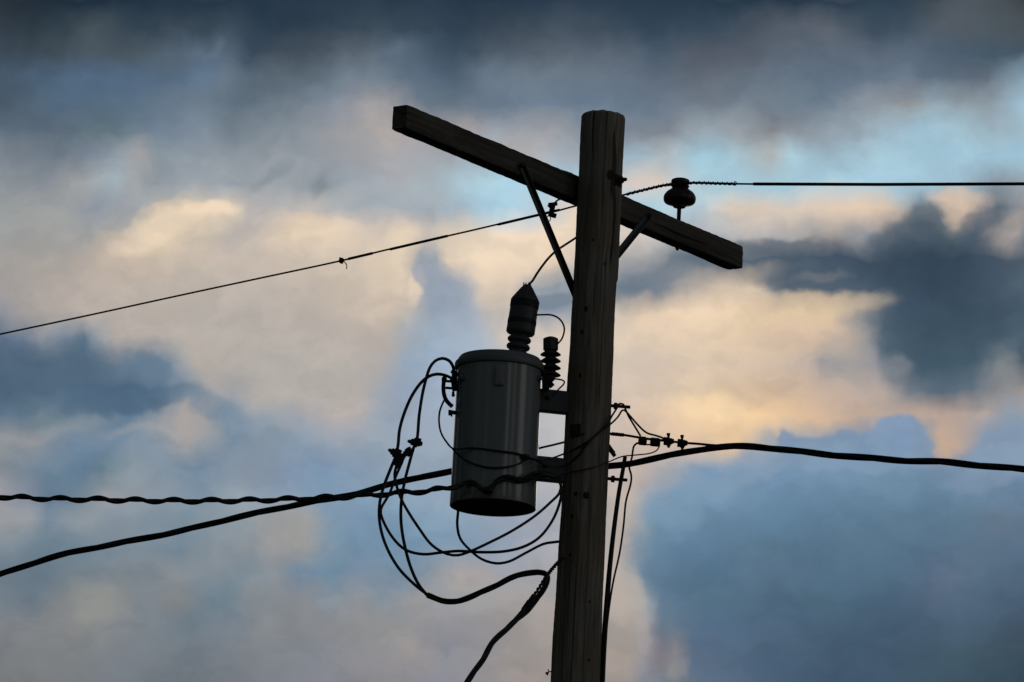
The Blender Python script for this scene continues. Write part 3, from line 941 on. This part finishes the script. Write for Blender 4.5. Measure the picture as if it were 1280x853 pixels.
# high-voltage bushing with its animal guard
b0, b1 = P(645.2, 451, -.06), P(659.6, 356, -.07)
bax = (b1 - b0).normalized()
bl = (b1 - b0).length
f = M_PX / 4.265
rib = [(.050, -.02)]
for c in (.020, .060, .098):
    rib += [(.045, c - .016), (.055, c - .012), (.0605, c - .004), (.0605, c + .004), (.055, c + .012), (.045, c + .016)]
rib += [(.045, .15)]
bus = part('bushing', MB().lathe(b0 + bax * .012, bax, rib, 40), M_BUSH, tf)
cv0 = S(451 - 417)
prof = [(.050, cv0 - .004), (.067, cv0 - .004), (.0735, cv0 + .004), (.0735, cv0 + .015), (.0725, cv0 + .05), (.071, bl - .082), (.069, bl - .076), (.032, bl - .020), (.024, bl - .010), (.019, bl - .002), (.0, bl + .001)]
gd = part('animal_guard', MB().lathe(b0, bax, prof, 44), M_BUSH, bus)
for h0, h1 in ((bl - .125, bl - .084), (cv0 + .045, cv0 + .072)):
    part('band', MB().lathe(b0, bax, [(.0715, h0), (.0738, h0 + .002), (.0738, h1 - .002), (.0715, h1)], 44), M_BAND, gd)
tp = MB().box(b1 - bax * .006, (RIGHT, FWD, bax), (.018, .012, .008), .002)
for dx in (-.02, -.008, .006):
    tp.tube([b1 + RIGHT * dx - bax * .01, b1 + RIGHT * (dx - .002) + bax * .012], .003, 6)
part('cap_clip', tp, M_CONN, gd)

# lightning arrester
a0 = P(688.0, 476, -.10)
a1 = P(688.4, 422, -.10)
ax = (a1 - a0).normalized()
g = (a1 - a0).length / (476 - 422)
prof = [(4.5 * M_PX, 0), (6 * M_PX, 2 * g)]
for yy in (469.2, 460.4, 451.6, 443.4):
    h = (476 - yy) * g
    prof += [(5.8 * M_PX, h - 1.2 * g), (12.9 * M_PX, h - .6 * g), (12.6 * M_PX, h + .3 * g), (6.6 * M_PX, h + 4.5 * g)]
prof += [(6.4 * M_PX, 38.2 * g)]
arr = part('lightning_arrester', MB().lathe(a0, ax, prof, 32), M_ARREST, tf)
part('arrester_cap', MB().lathe(a0, ax, [(8.6 * M_PX, 37.6 * g), (9.3 * M_PX, 38 * g), (9.4 * M_PX, 52 * g), (9.2 * M_PX, 52.6 * g), (4 * M_PX, 54.6 * g), (0, 55 * g)], 8), M_ARREST, arr)
ac = MB()
ac.box(P(684, 474, -.12), (RIGHT, UP, FWD), (.026, .020, .020), .004)
ac.box(P(682, 482, -.12), (RIGHT, UP, FWD), (.018, .022, .016), .004)
ac.box(P(687.5, 480, -.10), rc(.7), (.015, .020, .012), .004)
ac.box(P(680, 467, -.14), rc(.5), (.012, .014, .012), .003)
ac.tube([P(677, 471, -.13), P(693, 473, -.10)], .008, 8)
ac.tube([P(683, 490, -.12), P(682, 462, -.13)], .006, 8)
for qx, qy in ((679, 477), (685, 486), (690, 476)):
    ac.lathe(P(qx, qy, -.14), -FWD, [(.008, 0), (.008, .010), (.004, .014)], 8)
part('arrester_clamp', ac, M_CONN, arr)
part('ground_link', MB().tube(line((691, 473.5, -.12), (697, 474.2, -.13), (703, 475.4, -.13), (705.5, 477.5, -.13), (704.5, 480.5, -.13), (698, 487, -.13), (690, 496, -.125), step=.006), .0042, 8), M_BARE, arr)
part('arrester_lead', MB().tube(line((668, 394, -.07), (680, 393.6, -.08), (688, 393.8, -.10), (696, 396.5, -.11), (702, 402, -.11), (705.3, 410, -.11), (704.5, 418, -.11), (701.5, 425, -.11), (697, 430, -.10), step=.006), .0046, 8), M_INS, arr)

# secondary terminals on the left, and the bent ground strap
q, n, u = tank_frame(572, 478)
st = MB()
st.box(P(568, 470, -.13), (RIGHT, UP, FWD), (.014, .026, .016), .003)
st.box(P(568, 482, -.13), rc(.15), (.015, .030, .016), .004)
st.box(P(566, 476, -.14), rc(-.4), (.016, .012, .014), .003)
st.tube([P(566.5, 490, -.13), P(566.6, 496, -.13)], .007, 8)
st.lathe(P(566.6, 493, -.13), -UP, [(.010, 0), (.010, .008), (.006, .010)], 6)
st.tube([P(556, 476.5, -.13), P(572, 477.5, -.12)], .007, 8)
st.tube([P(557, 485, -.13), P(572, 486, -.12)], .007, 8)
st.tube([P(564, 464, -.12), P(575, 470, -.12)], .010, 8)
part('terminal_block', st, M_CONN, tf)
sb = MB().tube(line((554.8, 472, -.13), (554.6, 478, -.13), (554.2, 485, -.13), (555, 493, -.13), (557, 499, -.13), (561, 504.5, -.13), (565.5, 508.5, -.13), step=.008), [.0105] * 200 if False else .0108, 10)
sb.lathe(P(555.3, 474, -.13), UP, [(.014, -.008), (.0145, .004), (.008, .012), (.005, .014)], 10)
part('bent_terminal', sb, M_CONN, tf)
gs = MB().tube([P(561, 515.5, -.13), P(576, 516.5, -.11)], .0105, 10)
gs.box(P(562, 516, -.13), (RIGHT, UP, FWD), (.006, .015, .013), .002)
gs.tube([P(564.5, 521, -.13), P(564.5, 513, -.13)], .005, 6)
part('ground_stud', gs, M_CONN, tf)

# ------------------------------------------------------------------ jumper from the bushing up behind the pole
solo('jumper_wire', MB().tube(line((660.5, 356, -.07), (665, 352, -.07), (671, 342.5, -.06), (678, 332.5, -.03), (686, 322.5, 0), (695, 314, .04), (706, 306.5, .08), (719, 298, .12), (738, 284, .16), (748, 274, .17), step=.012), .0062, 8),
     M_INS, 'dark jumper wire curving from the transformer bushing to behind the pole', 'wire')

# ------------------------------------------------------------------ bolts on the pole
bdir = Vector((1, .12, 0)).normalized()
for (x, y, xe) in ((763.5, 507.3, 788), (760, 598.5, 784.4)):
    p0 = P(x, y, .02)
    bm_ = bolt(p0 - bdir * .02, bdir, (xe - x) * M_PX + .02, .0085, .036, .026)
    bm_.lathe(p0 + bdir * .018, bdir, [(.014, 0), (.014, .010)], 12)
    part('through_bolt', bm_, M_RUST, pole)
lg = MB().tube([P(757, 553, 0), P(763, 562, 0), P(768.5, 570.5, 0)], [.012, .013, .010], 8)
lg.box(P(765, 564, 0), rc(-.9), (.016, .011, .010), .003)
part('lag_screw', lg, M_RUST, pole)


def on_pole(x, y):
    q = P(x, y, -.11)
    for _ in range(8):
        r = pole_r(q.z)
        dx = max(-r, min(r, q.x - PX0))
        q = P(x, y, -math.sqrt(r * r - dx * dx))
    return q, Vector((q.x - PX0, q.y, 0)).normalized()


q, n = on_pole(733, 619.5)
part('bolt_head', MB().lathe(q - n * .002, n, [(.018, 0), (.018, .005), (.012, .010), (.004, .012)], 16), M_RUST, pole)
q, n = on_pole(719.5, 538.5)
t = Z_.cross(n)
pl = MB().box(q + n * .002, (t, Z_, n), (.030, .034, .004), .002)
pl.lathe(q + n * .006, n, [(.016, 0), (.016, .010), (.010, .016), (.004, .017)], 16)
part('washer_plate', pl, M_RUST, pole)
q, n = on_pole(728.7, 543)
part('nail', MB().lathe(q, n, [(.008, 0), (.008, .004), (.003, .006)], 10), M_RUST, pole)
# stray hook on the left edge low down
hk = MB().tube(line((691, 839, -.03), (687.5, 839.7, -.03), (685.6, 839.5, -.03), (685.2, 836.5, -.03)), .0028, 6)
hk.tube(line((686.5, 840, -.03), (684, 842.5, -.03), (682, 840.6, -.03)), .003, 6)
hk.tube([P(684.6, 840.5, -.03), P(684.8, 845, -.03)], .0026, 6)
hk.lathe(P(683.8, 842, -.04), FWD, [(.006, 0), (.008, .008), (.005, .016)], 8)
part('bent_staple', hk, M_RUST, pole)


# ------------------------------------------------------------------ cables
def twisted(t, pts, radii, offs, pitch, mats, names, phase=0.0, step=.014):
    n = len(radii)
    for i in range(n):
        part(names[i], MB().tube(helix(pts, offs, pitch, phase + 2 * math.pi * i / n, step), radii[i], 8), mats[i], t)


# left cable, tightly twisted, passing in front of the tank
c1 = [P(x, y, Y) for x, y, Y in ((0, 621, .20), (60, 623.5, .16), (120, 624.5, .12), (200, 626, .06), (280, 626, .0), (350, 624.5, -.06), (432, 621, -.13), (505, 615.8, -.2), (538, 613.3, -.26), (564, 609, -.31))]
c1b = [on_tank(x, y, .03) for x, y in ((582, 604.5), (594, 606), (606, 612), (613, 609), (622, 601.5), (636, 598), (656, 599))]
c1e = [P(671, 597, -.24), P(690, 594, -.20), P(700, 597, -.15)]
cab = thing('twisted_cable', 'tightly twisted dark service cable leading left from the pole in front of the tank', 'cable', c1e[-1])
p = extend(c1[1], c1[0], 24, 1.0)[::-1] + spline(c1 + c1b + c1e, .03)
part('strand', MB().tube(helix(p, .0098, .197, .4, .010), .0116, 8), M_INS, cab)
part('messenger', MB().tube(helix(p, .0015, .197, .4 + math.pi, .03), .0078, 8), M_BARE, cab)
q = on_tank(611, 613, .034)
tb = MB().tube([q, P(611.2, 619.5, q.y - .01)], .0055, 6)
tb.lathe(q - RIGHT * .02, RIGHT, [(.016, 0), (.020, .006), (.020, .034), (.016, .04)], 10)
part('tap_sleeve', tb, M_CONN, cab)

# lower left cable, rising to pass behind the tank; its bare messenger comes out on the other side
c2 = [P(x, y, Y) for x, y, Y in ((0, 718, 1.5), (70, 695.5, 1.35), (150, 679, 1.16), (220, 665, 1.0), (300, 646, .82), (380, 629.5, .64), (440, 618.5, .52), (490, 605, .44), (520, 597.5, .38), (560, 590.5, .32), (610, 580, .30), (650, 568, .25))]
cab2 = thing('slack_cable', 'slack dark service cable rising from lower left to behind the tank', 'cable', c2[-1])
p = extend(c2[1], c2[0], 26, 2.2)[::-1] + spline(c2, .03)
twisted(cab2, p, (.0098, .0098, .0085), .0085, 1.15, (M_INS, M_INS, M_INS), ('strand', 'strand', 'strand'), 1.2, .02)
part('messenger', MB().tube(line((650, 568, .25), (674, 560.5, .21), (690, 556.8, .18), (706, 552.8, .16), (740, 546, .15), (760, 543, .12), step=.03), .0058, 8), M_BARE, cab2)

# right cable: two insulated legs from the pole, joining the messenger
c3 = [P(x, y, Y) for x, y, Y in ((745, 586, .13), (762, 583, .07), (779, 580.8, .0), (798, 577.4, -.05), (828, 571.5, -.11), (859, 565.2, -.17), (884, 561, -.22), (905, 559, -.26), (935, 558.2, -.32), (965, 560.5, -.38),
                                 (1000, 564.5, -.45), (1035, 568.3, -.52), (1079, 572.2, -.6), (1125, 575.8, -.7), (1179, 577.8, -.8), (1215, 581, -.87), (1280, 586.8, -1.0))]
cab3 = thing('spliced_cable', 'heavy dark service cable leaving the pole to the right below four connectors', 'cable', c3[1])
p = spline(c3, .03) + extend(c3[-2], c3[-1], 24, 2.0)
twisted(cab3, p, (.0092, .0092, .0080), .0098, 1.15, (M_INS, M_INS, M_INS), ('strand', 'strand', 'strand'), .5, .02)
ms = [P(x, y, Y) for x, y, Y in ((758, 541.5, .08), (764, 542.4, .05), (780, 544, 0), (800, 547.3, -.05), (815, 549.5, -.09), (835, 551.6, -.13), (853, 553.6, -.16), (872, 555, -.2), (895, 557, -.25), (925, 557.4, -.30), (965, 560, -.37), (1000, 563.6, -.44), (1035, 567.7, -.51))]
part('messenger', MB().tube(spline(ms, .02) + [c3[12], c3[13]], .0062, 8), M_BARE, cab3)
wr = spline(ms[1:3], .01)
part('dead_end_wrap', MB().tube(helix(wr, .0072, .0115, 0, .0015), .0036, 6), M_BARE, cab3)
Yd = -.08
for x0, x1, yc in ((797.8, 808.6, 551.6), (812.6, 825.4, 553.2)):
    a, b = P(x0, yc - .4, Yd), P(x1, yc + .6, Yd)
    d = (b - a).normalized()
    bm_ = MB().lathe(a, d, [(.014, 0), (.0205, .003), (.0215, .008), (.0215, (b - a).length - .008), (.0205, (b - a).length - .003), (.014, (b - a).length)], 16)
    bm_.box((a + b) / 2 + UP * .012, (d, UP, FWD), ((b - a).length / 2 - .004, .012, .012), .003)
    part('splice_sleeve', bm_, M_CONN, cab3)
part('link_bar', MB().tube([P(804, 548.4, Yd), P(818, 550, Yd), P(832, 550.5, Yd)], .0058, 8).tube([P(806, 556, Yd), P(815, 556, Yd)], .004, 8), M_CONN, cab3)
for xc, yc in ((835.5, 551.7), (852.6, 554)):
    s_ = MB()
    c = P(xc, yc, -.14)
    s_.box(c, rc(-.09), (.019, .017, .017), .005)
    s_.box(c - RIGHT * .012, rc(-.09), (.012, .021, .012), .004)
    s_.box(c + RIGHT * .016, rc(-.09), (.012, .013, .014), .004)
    s_.tube([P(xc + .3, yc + 8.2, -.14), P(xc, yc - 9.6, -.14)], .0062, 8)
    s_.lathe(P(xc, yc - 6.8, -.14), UP, [(.009, 0), (.0105, .002), (.0105, .012), (.009, .014)], 6)
    s_.lathe(P(xc + .3, yc + 6.6, -.14), UP, [(.010, 0), (.012, .002), (.012, .010), (.010, .012)], 6)
    part('bolted_connector', s_, M_CONN, cab3)

# service drop going down to the left, hung by a wrapped grip
bun = [(534, 743.8), (552, 751.3), (569.7, 751.6), (587.5, 746.8), (614, 735), (640.8, 722), (664.6, 716), (677, 715.4), (683.6, 718.6), (683.5, 727), (677, 741), (664, 757.5), (652.7, 769), (635, 784.5), (617, 802.5), (602, 827), (584.5, 852)]
bp_ = [P(x, y, -.25 - .006 * max(0, i - 8) - (.07 * max(0, i - 11))) for i, (x, y) in enumerate(bun)]
drop = thing('service_drop', 'twisted service drop hanging to the lower left from a wrapped grip on the pole', 'cable', bp_[8])
p = spline(bp_[:], .02) + extend(bp_[-2], bp_[-1], 7, 1.6)
twisted(drop, p, (.0080, .0080, .0072), lambda t: .0086, .66, (M_INS, M_INS, M_INS), ('strand', 'strand', 'strand'), .2, .012)
mg = [P(x, y, Y) for x, y, Y in ((704, 697, -.10), (697.5, 703.5, -.14), (689, 713, -.2), (683, 721, -.25), (676, 732, -.28), (668, 744, -.29), (656, 759, -.31), (643, 774, -.36), (630, 788, -.44))]
mgp = spline(mg, .01) + [bp_[14], bp_[15], bp_[16]]
part('messenger', MB().tube(mgp, .0055, 8), M_BARE, drop)
part('wrapped_grip', MB().tube(helix(spline(mg[:7], .01), .0062, .024, 0, .003), .0050, 6), M_CONN, drop)
wc = P(663, 752.5, -.30)
wd = (P(657, 762, -.3) - P(669, 745, -.3)).normalized()
part('wedge_clamp', MB().box(wc, (wd, wd.cross(FWD), FWD), (.042, .016, .016), .006).box(wc + wd * .03 + RIGHT * .004, (wd, wd.cross(FWD), FWD), (.03, .022, .012), .004), M_CONN, drop)


# drip loops: (points, radius, name words)
def lead(pts, r, label, mt=None, name='drip_loop', grp=None, step=.012):
    return solo(name, MB().tube(line(*pts, step=step), r, 8), mt or M_INS, label, 'wire', grp)


G = 'wire loops hanging left of the transformer'
l1 = thing('drip_loop', 'cable loop arching highest from the transformer to the uppermost connector', 'wire', P(520, 552, -.16), 0, G)
part('conductor', MB().tube(line((568, 467, -.13), (567, 461, -.13), (564.6, 455, -.14), (560.6, 450.6, -.15), (552.7, 448.2, -.16), (543.7, 451.6, -.17), (537.2, 460, -.17), (533.2, 471.7, -.17), (528.6, 490, -.17), (524, 519, -.17), (521.2, 549, -.17), (517, 560, -.17), (512, 578, -.17), (506.3, 600, -.18), (501.8, 625.7, -.19), (501.4, 653.8, -.2),
                               (506.3, 684.3, -.21), (514.5, 712.4, -.23), (524, 732, -.24), (534, 744.5, -.25)), .0082, 8), M_INS, l1)
l2 = thing('drip_loop', 'cable loop arching just below the highest loop, down to the leftmost connector', 'wire', P(497, 560, -.2), 0, G)
part('conductor', MB().tube(line((567, 475, -.14), (562.5, 472, -.15), (555.3, 469, -.17), (545.8, 467.9, -.18), (536.3, 470.6, -.19), (527.4, 477.4, -.2), (515.8, 493.3, -.2), (505.3, 516.8, -.2), (499.4, 537.9, -.2), (497.4, 558, -.2), (494, 572, -.2), (487.5, 588, -.2), (479.5, 609, -.21), (474.8, 628, -.22), (474.4, 651.4, -.23), (481.4, 679.6, -.24),
                               (498, 710, -.25), (520, 732.5, -.255), (534, 743.2, -.255)), .0082, 8), M_INS, l2)


def connector(t, x, y, Y, rot, s=1.0):
    b = MB()
    c = P(x, y, Y)
    a = rc(rot)
    b.box(c, a, (.024 * s, .017 * s, .016), .004)
    b.box(c + a[0] * .012 * s + a[1] * .006, a, (.014 * s, .020 * s, .014), .004)
    b.box(c - a[0] * .016 * s, a, (.010 * s, .013 * s, .018), .003)
    b.tube([c - a[0] * .042 * s, c + a[0] * .036 * s], .0065, 8)
    b.lathe(c - a[0] * .036 * s, a[0], [(.009, 0), (.010, .002), (.010, .010), (.008, .012)], 6)
    b.lathe(c + a[0] * .022 * s, a[0], [(.010, 0), (.0125, .002), (.0125, .010), (.010, .012)], 6)
    b.tube([c - a[1] * .024 * s, c + a[1] * .024 * s], .011, 8)
    return part('bolted_connector', b, M_CONN, t)


connector(l1, 519.5, 553.5, -.175, -.2)
connector(l1, 510, 565.8, -.18, .45, .9)
connector(l2, 494.5, 566.5, -.205, -.45, 1.0)
connector(l2, 498.2, 577.5, -.2, 1.2, 1.0)
solo('drip_loop', MB().tube(line((510, 566, -.19), (505, 572, -.2), (500, 584, -.205), (495.5, 594, -.21), (487, 617, -.225), (476, 637.4, -.235), (477.3, 647, -.235), (491, 672.5, -.24), (507.4, 687.7, -.25), (529, 693, -.26), (552, 690.8, -.27), (573, 689, -.28), (599, 690.4, -.29), (629, 689.6, -.29), (652.7, 684.3, -.28), (673.5, 672.6, -.25), (691, 650, -.2),
                                   (700, 627, -.16), (702, 612, -.145), (698.5, 601, -.15), (690, 593.5, -.19), (674, 589.8, -.25), (660, 596, -.29)), .0074, 8), M_INS,
     'thin loop hanging lowest under the tank and curving back up steeply to the pole', 'wire', G)
solo('drip_loop', MB().tube(line((498, 578, -.19), (494, 588, -.195), (493.4, 597, -.2), (497, 611.6, -.21), (503.5, 628, -.22), (523.9, 660.8, -.25), (540.3, 681.9, -.27), (559, 692.8, -.285), (573, 694.2, -.295), (588, 689.3, -.30), (608, 680.2, -.30), (638, 665, -.29), (667.5, 646, -.25), (688.3, 628, -.2), (699.5, 616, -.165), (701, 606, -.16), (694, 596.5, -.19), (682, 591.5, -.23), (668, 591, -.28), (655, 597.5, -.30)), .0074, 8), M_INS,
     'thin loop crossing below the tank on a straight slant up to the pole', 'wire', G)
solo('drip_loop', MB().tube(line((574, 610, .1), (572.7, 638.5, .02), (571.6, 657, -.02), (575.3, 673.5, -.04), (587.5, 687.7, -.06), (602.3, 699.2, -.08), (620, 704.4, -.09), (636, 702.2, -.09), (656, 692, -.07), (679.4, 680.2, -.02), (692, 678, .02), (705, 676.8, .08), (715, 677, .11)), .0070, 8), M_INS,
     'thin loop dropping from behind the tank and rising to the back of the pole', 'wire', G)

# thin bonding wires across the front of the tank to the right of the pole
GB = 'thin bonding wires crossing the tank and the pole'


def tank_wire(pts, r, label, mt=M_INS):
    out = []
    for q in pts:
        if len(q) == 3:
            out.append(P(*q))
        elif q[0] < 668:
            out.append(on_tank(q[0], q[1], .012))
        else:
            a, n = on_pole(q[0], q[1])
            out.append(P(q[0], q[1], a.y - .010))
    return solo('bonding_wire', MB().tube(spline(out, .012), r, 8), mt, label, 'wire', GB)


tank_wire([(555.5, 500, -.14), (553, 505, -.15), (549.6, 515, -.18), (548.8, 527, -.21), (551, 540.2, -.24), (558, 552.5, -.28), (566.5, 561, -.25), (591.6, 560.3), (622, 563.7), (645, 566.8), (659, 571.5), (668, 574.5, -.27), (679, 575.8, -.25), (692.4, 572.2, -.22), (701, 569, -.17), (712, 564.8), (726, 557.6), (739.3, 549), (752, 538.5), (761, 532, -.09), (767, 527, -.06), (773, 520.5, -.04), (777.5, 513.5, -.03), (780.5, 513, -.03), (786, 518.5, -.04), (797.5, 531.5, -.06), (804, 538, -.07), (809.5, 541.8, -.08), (818, 544.2, -.09), (826, 546.6, -.1), (833, 550, -.12)],
          .0050, 'thin wire crossing the tank highest, peaking right of the pole')
tank_wire([(566, 561.6, -.26), (574, 569.5), (586.9, 578), (610.3, 584.4), (633.8, 583.8), (650, 579.5), (659, 573.5), (666, 574), (676, 578.8, -.26), (686, 582.8, -.24), (698, 583.6, -.19), (711, 579.5), (722, 570.5), (730, 560), (740, 548.5), (752, 537.5), (760, 529, -.10), (765, 520, -.06), (771, 510.5, -.03), (774, 505, -.01), (779, 505.5, -.01), (781.5, 511, -.02), (786, 521, -.04), (793, 532.5, -.06), (800.5, 545, -.08)],
          .0050, 'thin wire sagging lowest across the tank, hooked over the upper right bolt')
tank_wire([(672, 595, -.25), (686, 594, -.21), (698.5, 592.6, -.17), (710, 590.6), (722, 588.6), (742, 584.3), (754, 580), (762, 577.2, -.07), (770, 573.6, -.05), (778, 570.8, -.05), (798, 568.7, -.06), (812, 567, -.08), (820.5, 563.5, -.09), (824, 558.5, -.09), (824.5, 555, -.09)],
          .0034, 'thinnest wire running up across the pole and looping to the right splice', M_STEEL)
tk_ = P(657, 572, TY - TR - .01)
solo('wire_splice', MB().lathe(on_tank(652.5, 570, .012), RIGHT - UP * .2, [(.007, 0), (.012, .006), (.013, .020), (.012, .034), (.007, .040)], 10).tube([on_tank(657, 567.5, .014), on_tank(658, 576, .014)], .005, 6), M_CONN, 'small wire splice joining two thin wires on the tank front', 'splice')
# riser cable and thin ground wire down the right side
zr = P(752.6, 853, .02)
pts = [P(781.4, 571, -.03), P(778.6, 588, -.02), P(774.2, 612, -.01), P(767.6, 660, 0), P(762.6, 705, .01), P(759.4, 742.4, .02), P(755.2, 801.8, .02), P(752.8, 853, .02)]
pts += [Vector((PX0 + pole_r(zz) + .016, .02, zz)) for zz in (BOTZ - .35, BOTZ - 1.2, BOTZ - 2.5, BOTZ - 4, 1.0, -.05)]
sp = spline(pts, .04)
rr = [.0105 + .0045 * min(1, max(0, (sp[0].z - q.z) / .9)) for q in sp]
solo('riser_cable', MB().tube(sp, rr, 10), M_INS, 'thick black riser cable standing off the right side of the pole', 'cable')
solo('ground_wire', MB().tube(line((799, 553.6, -.08), (795, 555, -.08), (791.8, 559.2, -.07), (790.2, 570.7, -.06), (787.5, 581, -.05), (786.6, 585.5, -.05), (788.6, 592, -.05), (789.2, 599, -.05), (787.8, 607.5, -.04), (782.6, 626, -.03), (779.2, 659.3, -.02), (774.4, 692, -.01), (767, 725, .0), (762.6, 751, .01), (758, 790, .005), (755, 835, .0), (753, 880, .0)), .0052, 8),
     M_INS, 'thin kinked ground wire dropping beside the thick riser cable', 'wire')
